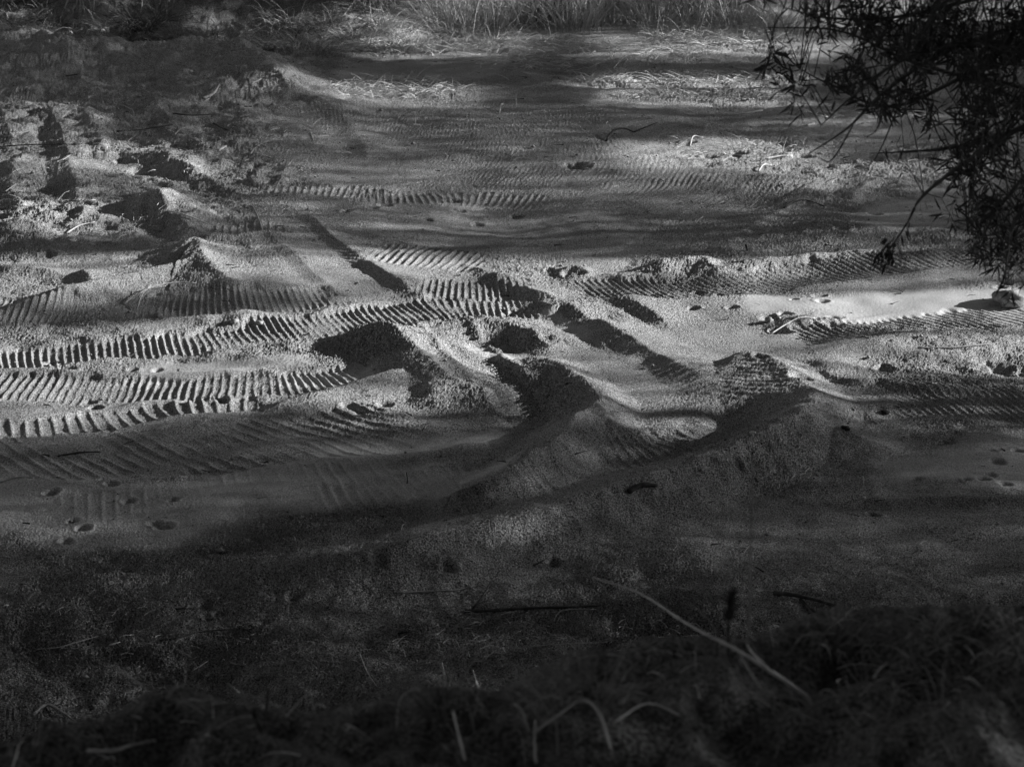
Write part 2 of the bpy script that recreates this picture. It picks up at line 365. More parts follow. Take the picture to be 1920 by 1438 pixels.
M = dict(sand=sand_material(), leaf=mat('willow_leaf', .025, .06, 30), bark=mat('bark', .04, .10, 20, bump=.4),
         straw=mat('dry_straw', .30, .62, 3), reed=mat('dry_reed', .20, .45, 2), grass=mat('dead_grass', .14, .34, 4), darkgrass=mat('rotting_grass', .05, .16, 5),
         pale=mat('bleached_wood', .34, .55, 40, bump=.3), wood=mat('grey_wood', .20, .34, 40, bump=.4), dark=mat('damp_wood', .03, .07, 30, bump=.5),
         clod=mat('sand_clod', .14, .30, 30, bump=.6), stone=mat('pale_stone', .35, .6, 20, bump=.3), tree=mat('tree_leaf', .04, .08, 10))

# ------------------------------------------------------------------ mesh helpers
def tag(o, label=None, cat=None, group=None, kind=None):
    if label: o['label'] = label
    if cat: o['category'] = cat
    if group: o['group'] = group
    if kind: o['kind'] = kind
    return o
def mesh_obj(name, V, Fc, m, parent=None, smooth=False):
    me = bpy.data.meshes.new(name); V = np.asarray(V, np.float32)
    if isinstance(Fc, np.ndarray):
        k = Fc.shape[1]; nf = len(Fc)
        me.vertices.add(len(V)); me.vertices.foreach_set('co', V.ravel())
        me.loops.add(nf * k); me.loops.foreach_set('vertex_index', Fc.astype(np.int32).ravel())
        me.polygons.add(nf); me.polygons.foreach_set('loop_start', np.arange(0, nf * k, k, dtype=np.int32))
        me.update(calc_edges=True)
    else:
        me.from_pydata([tuple(map(float, v)) for v in V], [], Fc); me.update()
    if smooth: me.polygons.foreach_set('use_smooth', np.ones(len(me.polygons), bool))
    me.materials.append(m)
    o = bpy.data.objects.new(name, me); col.objects.link(o)
    if parent: o.parent = parent
    return o
def empty(name, loc):
    o = bpy.data.objects.new(name, None); col.objects.link(o); o.location = tuple(loc); o.empty_display_size = .1; return o
class MB:
    def __init__(s): s.v = []; s.f = []
    def tube(s, pts, r0, r1=None, n=6, knob=0.0, flat=1.0):
        P = [np.array(p, float) for p in pts]; r1 = r0 if r1 is None else r1
        base = len(s.v); K = len(P)
        for i, p in enumerate(P):
            t = P[min(i + 1, K - 1)] - P[max(i - 1, 0)]; t = t / (np.linalg.norm(t) + 1e-9)
            up = np.array((0, 0, 1.)) if abs(t[2]) < .9 else np.array((1., 0, 0))
            a = np.cross(t, up); a /= np.linalg.norm(a); b = np.cross(a, t)
            r = r0 + (r1 - r0) * i / max(K - 1, 1); r *= 1 + knob * (random.random() - .5) * 2
            for k in range(n):
                c = 2 * math.pi * k / n
                s.v.append(p + a * r * math.cos(c) + b * r * math.sin(c) * flat)
        for i in range(K - 1):
            for k in range(n):
                s.f.append((base + i * n + k, base + i * n + (k + 1) % n, base + (i + 1) * n + (k + 1) % n, base + (i + 1) * n + k))
        s.f.append(tuple(base + k for k in range(n))[::-1]); s.f.append(tuple(base + (K - 1) * n + k for k in range(n)))
        return s
    def build(s, name, m, parent=None, smooth=True, origin=None):
        V = np.array(s.v)
        if origin is not None: V = V - np.asarray(origin)
        o = mesh_obj(name, V, s.f, m, parent, smooth)
        if origin is not None and parent is None: o.location = tuple(origin)
        return o
def blades(P, D, L, W, droop, rng, seg=3):
    """many grass blades: base points, directions, lengths, widths -> verts, quads"""
    n = len(P); D = D / np.linalg.norm(D, axis=1, keepdims=True)
    side = np.cross(D, rng.normal(size=(n, 3))); side /= np.linalg.norm(side, axis=1, keepdims=True) + 1e-9
    V = np.zeros((n, seg + 1, 2, 3)); pos = P.copy(); d = D.copy()
    for k in range(seg + 1):
        wd = W * (1 - .85 * k / seg)
        V[:, k, 0] = pos - side * wd[:, None] * .5; V[:, k, 1] = pos + side * wd[:, None] * .5
        pos = pos + d * (L / seg)[:, None]
        d = d + np.stack([rng.normal(size=n) * .12, rng.normal(size=n) * .12, np.full(n, -droop)], 1); d /= np.linalg.norm(d, axis=1, keepdims=True)
    idx = np.arange(n * (seg + 1) * 2).reshape(n, seg + 1, 2)
    Q = np.stack([idx[:, :-1, 0], idx[:, :-1, 1], idx[:, 1:, 1], idx[:, 1:, 0]], -1).reshape(-1, 4)
    return V.reshape(-1, 3), Q
def leaves(P, D, L, W, rng, fold=.25):
    """lance-shaped leaves: 6 verts each, folded along the midrib and slightly curved"""
    n = len(P); D = D / np.linalg.norm(D, axis=1, keepdims=True)
    side = np.cross(D, rng.normal(size=(n, 3))); side /= np.linalg.norm(side, axis=1, keepdims=True) + 1e-9
    nor = np.cross(side, D); L = L[:, None]; W = W[:, None]
    c = -.10 * L * nor
    V = np.stack([P, P + D * L * .35 + side * W * .5 + nor * W * fold, P + D * L * .35 - side * W * .5 + nor * W * fold, P + D * L * .4,
                  P + D * L * .72 + side * W * .38 + nor * W * fold + c * .5, P + D * L * .72 - side * W * .38 + nor * W * fold + c * .5, P + D * L + c], 1)
    i = np.arange(n)[:, None] * 7
    T = np.concatenate([i + np.array([[0, 3, 1]]), i + np.array([[0, 2, 3]]), i + np.array([[1, 3, 4]]), i + np.array([[3, 2, 5]]),
                        i + np.array([[4, 3, 6]]), i + np.array([[3, 5, 6]])], 0)
    return V.reshape(-1, 3), T

# ------------------------------------------------------------------ the ground: one sheet, finest where the sand is worked
pyr = np.concatenate([np.arange(-28, 1330, 1.05)])
yr = np.array([at(960, p)[1] for p in pyr])[::-1]
near = np.linspace(-6, yr[0], 330, endpoint=False); far = yr[-1] * (1 + np.linspace(0, 1, 160)[1:] ** 1.3 * .6); vf = far[-1] * 1.18 ** np.arange(1, 22)
ys = np.concatenate([near, yr, far, vf])
a_in = np.linspace(-.262, .262, 1340); a_out = .262 + np.linspace(0, 1, 130)[1:] ** 1.8 * 1.5
av = np.concatenate([-a_out[::-1], a_in, a_out])
YY, AA = np.meshgrid(ys, av, indexing='ij'); XX = AA * np.abs(YY + 7.0)
XX = AA * (YY + 4.0) * (YY > 4) + (YY <= 4) * AA * np.maximum(8.0, 8.0)
ZZ, SILTV, RUG, NBM, FBM_ = height(XX, YY)
gj = RNG.normal(size=XX.shape) * .0034 * (1 - .75 * SILTV) * (.45 + .7 * RUG + .5 * np.clip(fbm(XX, YY, 1.1, 160, 3), -.4, 1))
gj *= np.clip((YY > 6) * (YY < 34), .2, 1)
ZZ = ZZ + gj
ny, nx = XX.shape
I = np.arange(ny * nx).reshape(ny, nx)
Q = np.stack([I[:-1, :-1], I[:-1, 1:], I[1:, 1:], I[1:, :-1]], -1).reshape(-1, 4)
gr = mesh_obj('ground', np.stack([XX, YY, ZZ], -1).reshape(-1, 3), Q, M['sand'], smooth=True)
tag(gr, kind='structure')
for nm, arr in (('silt', SILTV), ('soil_shade', np.clip(NBM * .8 + FBM_ * .8 + .7 * dark_sand_shade(XX, YY), 0, 1))):  # soil of both banks, plus the strokes with shade painted into the colour
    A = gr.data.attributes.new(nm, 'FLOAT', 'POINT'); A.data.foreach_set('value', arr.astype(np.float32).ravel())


# ------------------------------------------------------------------ trees standing to the right of the picture: their foliage throws the dappled shade
# sunlit gaps surveyed on the ground: line, half height, openness
GAPS = [([(-150,950),(150,955),(400,940)],60,.075),([(1680,870),(2050,860)],50,.075),([(840,960),(1010,900),(1120,850)],26,.07),([(700,1020),(900,990),(1180,925),(1400,830)],16,.085),([(50,215),(110,300),(150,385)],34,.42),([(20,230),(35,300),(40,380)],20,.4),([(-150,500),(150,497),(310,492)],24,1),([(-150,410),(60,405),(190,405)],36,.9),([(180,290),(260,290),(350,308)],24,1),([(-60,280),(60,310)],45,.45),
 ([(-300,635),(200,640),(400,622),(700,590)],42,.95),([(-300,708),(250,708),(540,700)],38,.85),([(-100,540),(200,530),(400,510)],20,.8),
 ([(870,490),(1000,498),(1250,492)],20,1),([(680,485),(850,497)],28,.9),([(420,470),(560,500),(650,520)],32,.75),([(820,555),(1000,560)],30,.8),
 ([(680,650),(850,625),(960,645)],55,1),([(1030,552),(1200,600),(1300,650),(1420,695)],48,1),([(1200,566),(1400,600),(1480,625)],26,1),([(1300,568),(1500,582),(1700,577),(2100,570)],40,1),
 ([(1180,498),(1400,494),(1560,486)],17,.85),([(1100,530),(1500,522),(1900,495)],22,.42),([(1520,690),(1700,668),(2100,650)],36,.85),([(1540,735),(1640,750)],30,.65),([(1640,762),(2000,772)],32,.6),
 ([(1080,705),(1250,760),(1340,775)],42,.6),([(560,735),(680,758),(810,745)],32,.85),([(-200,785),(200,770),(420,752)],24,.7),
 ([(380,370),(700,400),(1000,440)],65,.30),([(480,330),(900,320)],35,.28),([(1000,330),(1350,300),(1500,285)],40,.30),([(1240,278),(1400,275),(1510,295)],30,.95),
 ([(1510,325),(1800,320)],26,.65),([(1250,430),(1750,450)],32,.18),([(630,165),(860,178)],20,.7),([(1080,152),(1500,150)],9,.95),([(1150,178),(1500,182)],11,.7),
 ([(1480,215),(1750,208)],11,.5),([(480,70),(530,62)],22,.8),([(560,62),(610,40)],24,.8),([(640,20),(700,40),(760,60)],16,.7),([(660,75),(760,88),(900,85)],14,.6),([(390,45),(450,60)],20,.35),([(1200,62),(1520,58)],46,1),([(195,15),(230,30)],22,.7),
 ([(-30,28),(20,30)],14,.7),([(860,10),(940,55)],40,.55),([(950,20),(1450,15)],30,.2),([(60,65),(130,85)],16,.5),([(640,230),(1000,215)],20,.18),([(1600,20),(1920,20)],25,.6),([(400,180),(520,160)],20,.35)]
GL = [(smooth_line(g[0]) * np.array([.45, 1]), g[1], g[2]) for g in GAPS]
DARKS = [([(1130,975),(1350,905),(1560,860),(1720,890)],60,.2),([(420,960),(700,950),(900,930)],60,.35),([(640,118),(900,135),(1060,135)],24,.2),([(1000,108),(1480,108)],14,.3),
 ([(1280,235),(1500,225)],18,.4),([(-50,444),(180,444),(300,455)],13,.3),([(1700,350),(1950,350)],30,.4),([(120,100),(480,112)],36,.25),([(640,436),(900,450),(1250,462)],14,.5),([(150,576),(350,572),(560,560)],15,.45),
 ([(1040,310),(1140,310)],10,.5),([(260,290),(420,300)],14,.5),([(560,30),(560,60)],8,.3),([(260,40),(300,50)],30,.3)]
DKL = [(smooth_line(g[0]) * np.array([.45, 1]), g[1], g[2]) for g in DARKS]
def openness(px, py):
    L = np.full(px.shape, .03)
    for P, hw, v in GL:
        m = np.where((px * .45 > P[:, 0].min() - hw * 1.6) & (px * .45 < P[:, 0].max() + hw * 1.6) & (py > P[:, 1].min() - hw * 1.6) & (py < P[:, 1].max() + hw * 1.6))[0]
        if len(m) == 0: continue
        d, s, Lt = line_field(px[m] * .45, py[m], P)
        q = np.hypot(d, np.maximum(np.maximum(-s, s - Lt), 0)) / hw
        L[m] = np.maximum(L[m], v * (1 - sstep(.75, 1.25, q)))
    mid = (px > 350) & (px < 1900) & (py > 190) & (py < 475)
    L = np.where(mid, np.maximum(L, .13), L)
    L = np.where((py > 480) & (py < 760), np.maximum(L, .12), L)
    L = np.where(py > 760, np.maximum(np.where(L > .1, L * (1 - sstep(790, 860, py)), L), .012 + .04 * (1 - sstep(740, 900, py))), L)
    for P, hw, v in DKL:
        d, s, Lt = line_field(px * .45, py, P)
        q = np.hypot(d, np.maximum(np.maximum(-s, s - Lt), 0)) / hw
        L = L * (v + (1 - v) * sstep(.7, 1.3, q))
    return np.maximum(L, .003)
def shade_leaves():
    n = 900000
    x = RNG.uniform(-12, 11, n); y = RNG.uniform(1.5, 40, n)
    keep0 = np.abs(x) < 2.5 + y * .33
    x, y = x[keep0], y[keep0]
    z = np.where((y > 7) & (y < 28), .05, height(x, y)[0])      # measured over the flat bed, so that every slope sees the same crown
    px, py = to_px(x, y, z)
    o = openness(px, py)
    o = np.where(y < 9.0, .04, o)
    k = RNG.random(len(x)) < np.clip(-np.log(np.clip(o, .001, 1)) / 4.6, 0, 1)
    k &= ~(o > .88)
    P = np.stack([x, y, z], 1)[k]
    # the willow on the near bank stands in the same shade
    W = np.stack([RNG.uniform(.6, 3.2, 14000), RNG.uniform(5.6, 9, 14000), RNG.uniform(2.2, 5.5, 14000)], 1)
    P = np.concatenate([P, W])
    t = np.full(len(P), 9.0)
    for _ in range(60):
        Qp = P + S * t[:, None]
        qx, qy = to_px(Qp[:, 0], Qp[:, 1], Qp[:, 2])
        inside = (qx < 2150) & (qy > -260)
        t = np.where(inside, t + .5, t)
    t = t + RNG.uniform(.2, 6.0, len(P)) + 9
    return P + S * t[:, None] + RNG.normal(size=P.shape) * .03
LP = shade_leaves()
TREE_SPOTS = [(17.0, 4.0), (18.5, 10.0), (20.0, 14.5), (21.0, 19.5), (22.5, 25.0), (24.0, 31.0), (26.0, 37.0)]
TS = np.array(TREE_SPOTS)
own = np.argmin(np.abs(LP[:, 1:2] - TS[None, :, 1]), axis=1)
TREE_LABELS = ['leafy tree beside the near bank shading the foreground', 'leafy tree on the right shading the lower sand', 'leafy tree on the right shading the middle tracks',
  'leafy tree on the right shading the pit and ridges', 'leafy tree on the right shading the raked sand', 'leafy tree on the right shading the far sand', 'leafy tree on the right shading the far bank']
for i, (tx, ty) in enumerate(TREE_SPOTS):
    pts = LP[own == i]
    if len(pts) < 10: continue
    zb = hz(tx, ty) - .1
    t = tag(empty('shade_tree', (tx, ty, zb)), TREE_LABELS[i], 'tree', 'trees along the right side')
    org = np.array((tx, ty, zb)); top = pts[:, 2].max()
    mb = MB(); trunk = [org + np.array((.15 * math.sin(k * 1.3), .12 * math.cos(k * 1.7), (top - zb) * .85 * k / 7)) for k in range(8)]
    mb.tube(trunk, .17, .05, 8, .1); mb.build('trunk', M['bark'], t, True, org)
    mb = MB()
    for k in range(34):
        q = pts[random.randrange(len(pts))]; a = trunk[min(7, max(1, int((q[2] - zb) / (top - zb) * 6)))]
        mid = (a + q) / 2 + np.array((random.uniform(-.3, .3), random.uniform(-.3, .3), random.uniform(.1, .5)))
        mb.tube(smooth_line([a, mid, q], 4), .04, .008, 5)
    mb.build('limbs', M['bark'], t, True, org)
    n = len(pts); D = RNG.normal(size=(n, 3)); D[:, 2] -= .5
    D /= np.linalg.norm(D, axis=1, keepdims=True); sd_ = np.cross(D, RNG.normal(size=(n, 3))); sd_ /= np.linalg.norm(sd_, axis=1, keepdims=True)
    Lf = RNG.uniform(.17, .27, n)[:, None] * .52; p0 = pts - org
    V = np.stack([p0, p0 + D * Lf * .45 + sd_ * Lf * .19, p0 + D * Lf, p0 + D * Lf * .45 - sd_ * Lf * .19], 1).reshape(-1, 3)
    mesh_obj('crown', V, np.arange(n * 4).reshape(n, 4), M['tree'], t)

# trees added out of view: crowns over the near bank and sand, blocking the sky
CN = 85000
CC = np.stack([RNG.uniform(-9, 13, CN), RNG.uniform(-8, 11.5, CN), RNG.uniform(0, 1, CN)], 1)
CC[:, 2] = 6.5 + 1.9 * CC[:, 2] + .35 * fbm(CC[:, 0], CC[:, 1], .8, 120, 2) + .05 * CC[:, 1]
for k, (tx, ty, x0, x1, lab) in enumerate([(-3.2, -4.2, -99, 2, 'added unseen broad tree, its crown blocking the sky over the left half of the near bank'), (8.2, 2.0, 2, 99, 'added unseen broad tree, its crown blocking the sky over the right half of the near bank')]):
    pts = CC[(CC[:, 0] >= x0) & (CC[:, 0] < x1)]; n = len(pts)
    t = tag(empty('shade_tree', (tx, ty, hz(tx, ty) - .1)), lab, 'tree', 'added trees over the near bank'); org = np.array(t.location); mb = MB()
    mb.tube(smooth_line([org, org + (.1, .2, 1.5), org + (.2, .5, 3), org + (.3, 1.2, 4.6)], 4), .26, .10, 9, .06); mb.build('trunk', M['bark'], t, True, org)
    mb = MB()
    for q in range(26):
        e = pts[random.randrange(n)]; a = org + np.array((.3, 1.0, 4.2)); mb.tube(smooth_line([a, (a + e) / 2 + (0, 0, .5), e], 4), .06, .01, 5)
    mb.build('limbs', M['bark'], t, True, org)
    V, T = leaves(pts - org, RNG.normal(size=(n, 3)) * (1, 1, .4), RNG.uniform(.16, .26, n), RNG.uniform(.07, .11, n), RNG); mesh_obj('crown', V, T, M['tree'], t)

# ------------------------------------------------------------------ where a photo pixel meets the terrain
def hit(px, py, ymin=1.5):
    yy = np.concatenate([np.linspace(ymin, 8, 700), np.linspace(8, 60, 2600)]) if ymin < 8 else np.linspace(ymin, 60, 2600)
    dx = (px - 960) / F; dv = -(py - 719) / F; d1 = cp + dv * sp; d2 = -sp + dv * cp
    tt = yy / d1; z = CAM_H + d2 * tt; x = dx * tt
    h = height(x, yy)[0]; k = np.argmax(z <= h) if (z <= h).any() else len(yy) - 1
    return np.array((x[k], yy[k], h[k]))

# ------------------------------------------------------------------ willow hanging into the picture at the top right
def wp(px, py, y): return at_y(px, py, y)
wb = np.array((3.3, 6.6, hz(3.3, 6.6) - .1))
wt = tag(empty('willow_tree', wb), 'dark narrow-leaved willow hanging in from the top right', 'tree')
crot = np.array((2.75, 7.1, 4.6))
mb = MB(); mb.tube(smooth_line([wb, wb + (.0, .1, .8), wb + (-.15, .3, 1.8), crot, crot + (.1, .1, .9)], 5), .11, .05, 9, .08); mb.build('trunk', M['bark'], wt, True, wb)
LIMBS = [ [(2150,-80,7.2),(1900,-20,7.2),(1700,30,7.1),(1560,35,7.0),(1470,15,7.0)],
 [(2150,60,7.0),(1850,80,7.0),(1700,110,6.9),(1600,180,6.9),(1540,235,6.9),(1480,275,6.9)][:5],
 [(2150,20,7.6),(1920,50,7.5),(1760,105,7.4),(1650,180,7.3),(1590,240,7.2),(1516,289,7.2)],
 [(2150,180,7.8),(1900,160,7.8),(1720,120,7.8),(1580,60,7.7),(1440,52,7.7)],
 [(2200,170,7.0),(1960,220,7.0),(1820,300,6.9),(1760,342,6.9),(1722,378,6.9),(1700,420,6.9),(1668,468,6.9)],
 [(2200,330,7.4),(1980,300,7.4),(1880,380,7.3),(1850,430,7.3),(1830,470,7.3)],
 [(2200,260,6.8),(1990,300,6.8),(1910,400,6.8),(1890,470,6.8),(1885,525,6.8)],
 [(1760,105,7.4),(1715,160,7.3),(1698,200,7.3),(1716,260,7.3),(1732,362,7.3)],
 [(2150,240,7.5),(1940,240,7.5),(1800,275,7.4),(1700,285,7.4),(1632,288,7.4)],
 [(2150,120,8.0),(1880,120,8.0),(1680,200,8.0),(1560,160,8.0),(1500,130,8.0)],
 [(1740,200,7.6),(1760,255,7.6),(1785,285,7.6),(1820,322,7.6)],[(1655,185,7.2),(1645,240,7.2),(1625,258,7.2)],
 [(1700,160,7.5),(1660,260,7.5),(1640,300,7.5)],[(1900,190,7.5),(1840,230,7.5),(1760,235,7.5),(1720,262,7.5)],
 [(2100,380,7.9),(1960,400,7.9),(1860,440,7.9),(1815,440,7.9)],[(1600,235,7.2),(1560,300,7.2),(1535,296,7.2)] ]
limb_pts = []
for k, Lm in enumerate(LIMBS):
    P = [wp(*p) for p in Lm]
    if Lm[0][0] > 2000: P = [crot] + P
    P = smooth_line(P, 6); limb_pts.append(P)
    MB().tube(P, .016 if Lm[0][0] > 2000 else .004, .002, 5, .12).build('branch', M['bark'], wt, True, wb)
ALL = np.concatenate(limb_pts)
DENS = [([(1470,20),(1650,20),(2250,0)],55,1),([(1500,115),(1650,130),(2250,120)],65,1),([(1510,170),(1550,195),(1630,205)],30,.9),([(1560,150),(1660,180),(1700,190)],45,.8),
 ([(1740,190),(2250,215)],55,1),([(1850,300),(2250,310)],65,.9),([(1850,400),(2250,420)],70,.7),([(1880,470),(1900,530)],26,.5),([(1640,288),(1770,290)],16,.55),
 ([(1430,75),(1450,80)],14,.5),([(1500,150),(1485,185)],16,.5),([(1850,470),(1960,480)],40,.6),([(1600,-150),(2300,-150)],120,.8)]
DL = [(np.array(d[0], float), d[1], d[2]) for d in DENS]
def dens(px, py):
    r = np.zeros(px.shape)
    for P, hw, v in DL:
        d, s, L = line_field(px, py, P); q = np.hypot(d, np.maximum(np.maximum(-s, s - L), 0)) / hw
        r = np.maximum(r, v * (1 - sstep(.6, 1.2, q)))
    return r
cx = RNG.uniform(1400, 2300, 6400); cy = RNG.uniform(-280, 560, 6400)
ok = RNG.random(6400) < dens(cx, cy) * (.17 + .55 * sstep(1660, 1880, cx) + .85 * fbm(cx, cy, 1 / 40., 130, 2)); cx, cy = cx[ok], cy[ok]
tw = MB(); lp, ld, ll, lw_ = [], [], [], []
for px, py in zip(cx, cy):
    c = wp(px, py, random.uniform(6.6, 8.3))
    near_ = ALL[np.argmin(((ALL - c) ** 2).sum(1) + 4 * np.maximum(0, c[0] - ALL[:, 0]) ** 2 * 0)]
    dv = c - near_; dist = np.linalg.norm(dv)
    if dist > .5: near_ = c - dv / dist * .45 + np.array((.1, 0, .1)); dv = c - near_
    midp = (near_ + c) / 2 + np.array((0, 0, .05)) 
    if random.random() < .75: tw.tube([near_, midp, c], .0028, .0012, 4)
    ax = dv / (np.linalg.norm(dv) + 1e-6)
    for q in range(random.randint(4, 12)):
        f = random.random() ** 2 * .12
        lp.append(c - ax * f); v = np.array((random.gauss(0, 1), random.gauss(0, 1), random.gauss(-.25, 1))); ld.append(v / np.linalg.norm(v) + ax * .6)
        ll.append(random.uniform(.03, .10)); lw_.append(random.uniform(.005, .011))
# the bunch of leaves at the tip of the long drooping twig, and single leaves along it
tip = wp(1668, 468, 6.9); P5 = limb_pts[4]
for q in range(70):
    c = tip + np.array((random.gauss(-.005, .022), random.gauss(0, .025), random.uniform(-.045, .045))); c[0] += (c[2] - tip[2]) * .45
    lp.append(c); ld.append(np.array((random.gauss(-.25, .35), random.gauss(0, .4), -1))); ll.append(random.uniform(.03, .06)); lw_.append(random.uniform(.006, .011))
for px, py in ((1727,378),(1700,425),(1690,440),(1682,452),(1735,372),(1697,430),(1705,412),(1728,392)):
    lp.append(wp(px, py, 6.9)); ld.append(np.array((random.uniform(-.1, .5), 0, -1))); ll.append(random.uniform(.04, .075)); lw_.append(.007)
tw.build('twigs', M['bark'], wt, True, wb)
V, T = leaves(np.array(lp) - wb, np.array(ld), np.array(ll), np.array(lw_), RNG, .15); mesh_obj('foliage', V, T, M['leaf'], wt)

# ------------------------------------------------------------------ grass tussocks and reeds on the far bank
def tussock(name, px, py, nb, Lr, W, up, droop, m, label, cat, group, spread=.22):
    b = hit(px, py, 20); rng = np.random.default_rng(int(px * 7 + py))
    a = rng.uniform(0, 2 * np.pi, nb); r = np.abs(rng.normal(size=nb)) * spread
    P = np.stack([np.cos(a) * r, np.sin(a) * r, -.05 + 0 * r], 1)
    D = np.stack([np.cos(a) * rng.uniform(.1, 1, nb), np.sin(a) * rng.uniform(.1, 1, nb), rng.uniform(.4, 1, nb) * up], 1)
    V, Q = blades(P, D, rng.uniform(Lr[0], Lr[1], nb), np.full(nb, W), droop, rng, 4)
    o = mesh_obj(name, V, Q, m); o.location = tuple(b); tag(o, label, cat, group)
TUS = [(25,40,'straw','pale tussock at the top left corner'),(95,30,'darkgrass','dark tussock left of the bare hanging shrub'),(205,38,'straw','pale tussock just right of the bare hanging shrub'),
 (262,62,'darkgrass','dark hollow tussock behind the big sand mound'),(330,58,'grass','grey tussock over the crest of the big sand mound'),(385,50,'grass','grey fan of grass above the right end of the big mound'),
 (432,66,'straw','pale shaggy tussock right of the big mound crest'),(500,72,'straw','bright drooping tussock hanging over the bank edge'),(556,70,'straw','bright tussock split by a dark gap on its left'),
 (600,88,'grass','low grey tussock at the foot of the bank'),(545,25,'straw','bright tuft of grass high on the bank'),(610,30,'grass','grey tuft high on the bank between pale ones'),
 (662,50,'straw','pale tussock above the straw litter at the bank foot'),(712,38,'straw','broad pale tussock high above the litter'),(770,78,'grass','grey tussock at the end of the litter pile'),
 (735,86,'straw','pale flattened tussock lying on the litter pile'),(860,52,'straw','tall pale tussock at the left end of the reeds'),(925,70,'straw','short pale tussock under the reeds')]
for k, (px, py, mk, lab) in enumerate(TUS):
    tussock('grass_tussock', px, py + 10, 240, (.2, .55), .011, .7, .42, M[mk], lab, 'grass tussock', 'grass tussocks on the far bank', .25)
REED = ['tall grey reed clump at the left end of the row', 'second reed clump from the left along the bank', 'reed clump left of the dark opening in the row', 'thin reed clump in the dark opening of the row',
 'reed clump just right of the dark opening', 'dense reed clump near the middle of the row', 'reed clump right of the middle of the row', 'reed clump over the small debris heap',
 'reed clump left of the bright straw bed', 'reed clump at the left edge of the bright straw bed', 'reed clump behind the bright straw bed', 'reed clump behind the right part of the straw bed', 'last reed clump beside the hanging willow leaves']
for k in range(13):
    px = 845 + k * 51 + 14 * math.sin(k * 2.1)
    tussock('reed_clump', px, 46 + 9 * math.sin(k * 1.7), 150, (.25, 1.5), .010, 1.4, .14, M['reed'], REED[k], 'reeds', 'reed clumps along the top edge', .38)
def scatter_blades(name, x, y, L, W, up, droop, m, seg=3, lift=.01):
    n = len(x); z = height(x, y)[0] + lift
    a = RNG.uniform(0, 2 * np.pi, n)
    D = np.stack([np.cos(a), np.sin(a) * .8, RNG.uniform(up[0], up[1], n)], 1)
    V, Q = blades(np.stack([x, y, z], 1), D, L, W, droop, RNG, seg)
    return tag(mesh_obj(name, V, Q, m), kind='stuff')
n = 15000; x = RNG.uniform(-13, 14, n); y = 28.2 + RNG.uniform(0, 1, n) ** 1.4 * 12; k = y > bank_toe(x) + .1 + .9 * sstep(2, 4, x)
scatter_blades('bank_grass', x[k], y[k], RNG.uniform(.2, .6, k.sum()), np.full(int(k.sum()), .011), (.0, 1.1), .35, M['darkgrass'])

# ------------------------------------------------------------------ straw and plant litter lying on the sand
LIT = [(1350,60,140,26,3600),(740,168,130,20,700),(1290,151,230,8,800),(1330,181,190,9,260),(760,88,150,14,700),(950,95,170,22,420),(1010,125,130,14,200),(1400,285,150,25,160),(1620,212,150,14,160),
 (1200,95,200,18,200),(700,30,180,40,500),(900,200,600,60,150),(350,190,280,40,70),(500,270,400,60,70),(1000,370,900,90,80),(120,420,150,50,40),(1640,330,150,20,60),(980,1215,900,45,420),(500,1150,500,50,170),(1500,1060,400,60,130),(960,1000,950,120,110),(960,330,950,120,260),(200,330,300,120,160)]
xs, ys_ = [], []
for px, py, rx, ry, c in LIT:
    for q in range(c):
        a = random.uniform(0, 6.283); r = math.sqrt(random.random())
        xs.append(px + rx * r * math.cos(a)); ys_.append(py + ry * r * math.sin(a))
qx, qy = np.array(xs), np.array(ys_); zz = np.zeros(len(qx))
for _ in range(6):
    dv_ = -(qy - 719) / F; tt_ = (zz - CAM_H) / (-sp + dv_ * cp); xs = (qx - 960) / F * tt_; ys_ = np.minimum((cp + dv_ * sp) * tt_, 45); zz = .5 * zz + .5 * height(xs, ys_)[0]
fy_ = np.clip((ys_ - 6) / 24, .25, 1)
scatter_blades('straw', xs, ys_, RNG.uniform(.07, .40, len(xs)) * fy_, .003 + .0055 * fy_, (.0, .6), .18, M['straw'], 3, .02)
x = RNG.uniform(-2.4, 2.8, 420); y = lip(x) - np.abs(RNG.normal(size=420)) * .5 + .2
scatter_blades('bank_litter', x, y, RNG.uniform(.03, .16, 420), RNG.uniform(.002, .005, 420), (-.1, .9), .25, M['straw'], 4, .015)
n = 1500; x = RNG.uniform(-7, 8, n); y = RNG.uniform(9, 29, n); k = np.abs(x) < 1 + .27 * y; x, y = x[k], y[k]
scatter_blades('leaf_litter', x, y, RNG.uniform(.03, .13, len(x)), RNG.uniform(.004, .014, len(x)), (-.1, .35), .1, M['dark'], 3, .006)
# ------------------------------------------------------------------ gravel and crumbs of sand
def crumbs():
    n = 16000; x = RNG.uniform(-6, 7, n); y = RNG.uniform(8.5, 27, n)
    z, si, ru, nb, fb = height(x, y)
    k = (RNG.random(n) < (.25 + .6 * ru) * (1 - .93 * si)); x, y, z = x[k], y[k], z[k]; n = len(x)
    r = RNG.uniform(.003, .009, n) * (1 + 1.6 * (RNG.random(n) < .06)); base = np.array([(1,0,0),(0,1,0),(-1,0,0),(0,-1,0),(0,0,.8),(0,0,.9)])
    r = r * (1 + .7 * (RNG.random(n) < .10)); V = base[None] * r[:, None, None] * RNG.uniform(.6, 1.3, (n, 6, 1)) + np.stack([x, y, z + r * .4], 1)[:, None]
    f = np.array([(0,1,4),(1,2,4),(2,3,4),(3,0,4),(1,0,5),(2,1,5),(3,2,5),(0,3,5)])
    T = (np.arange(n)[:, None, None] * 6 + f[None]).reshape(-1, 3)
    tag(mesh_obj('gravel', V.reshape(-1, 3), T, M['clod']), kind='stuff')
crumbs()

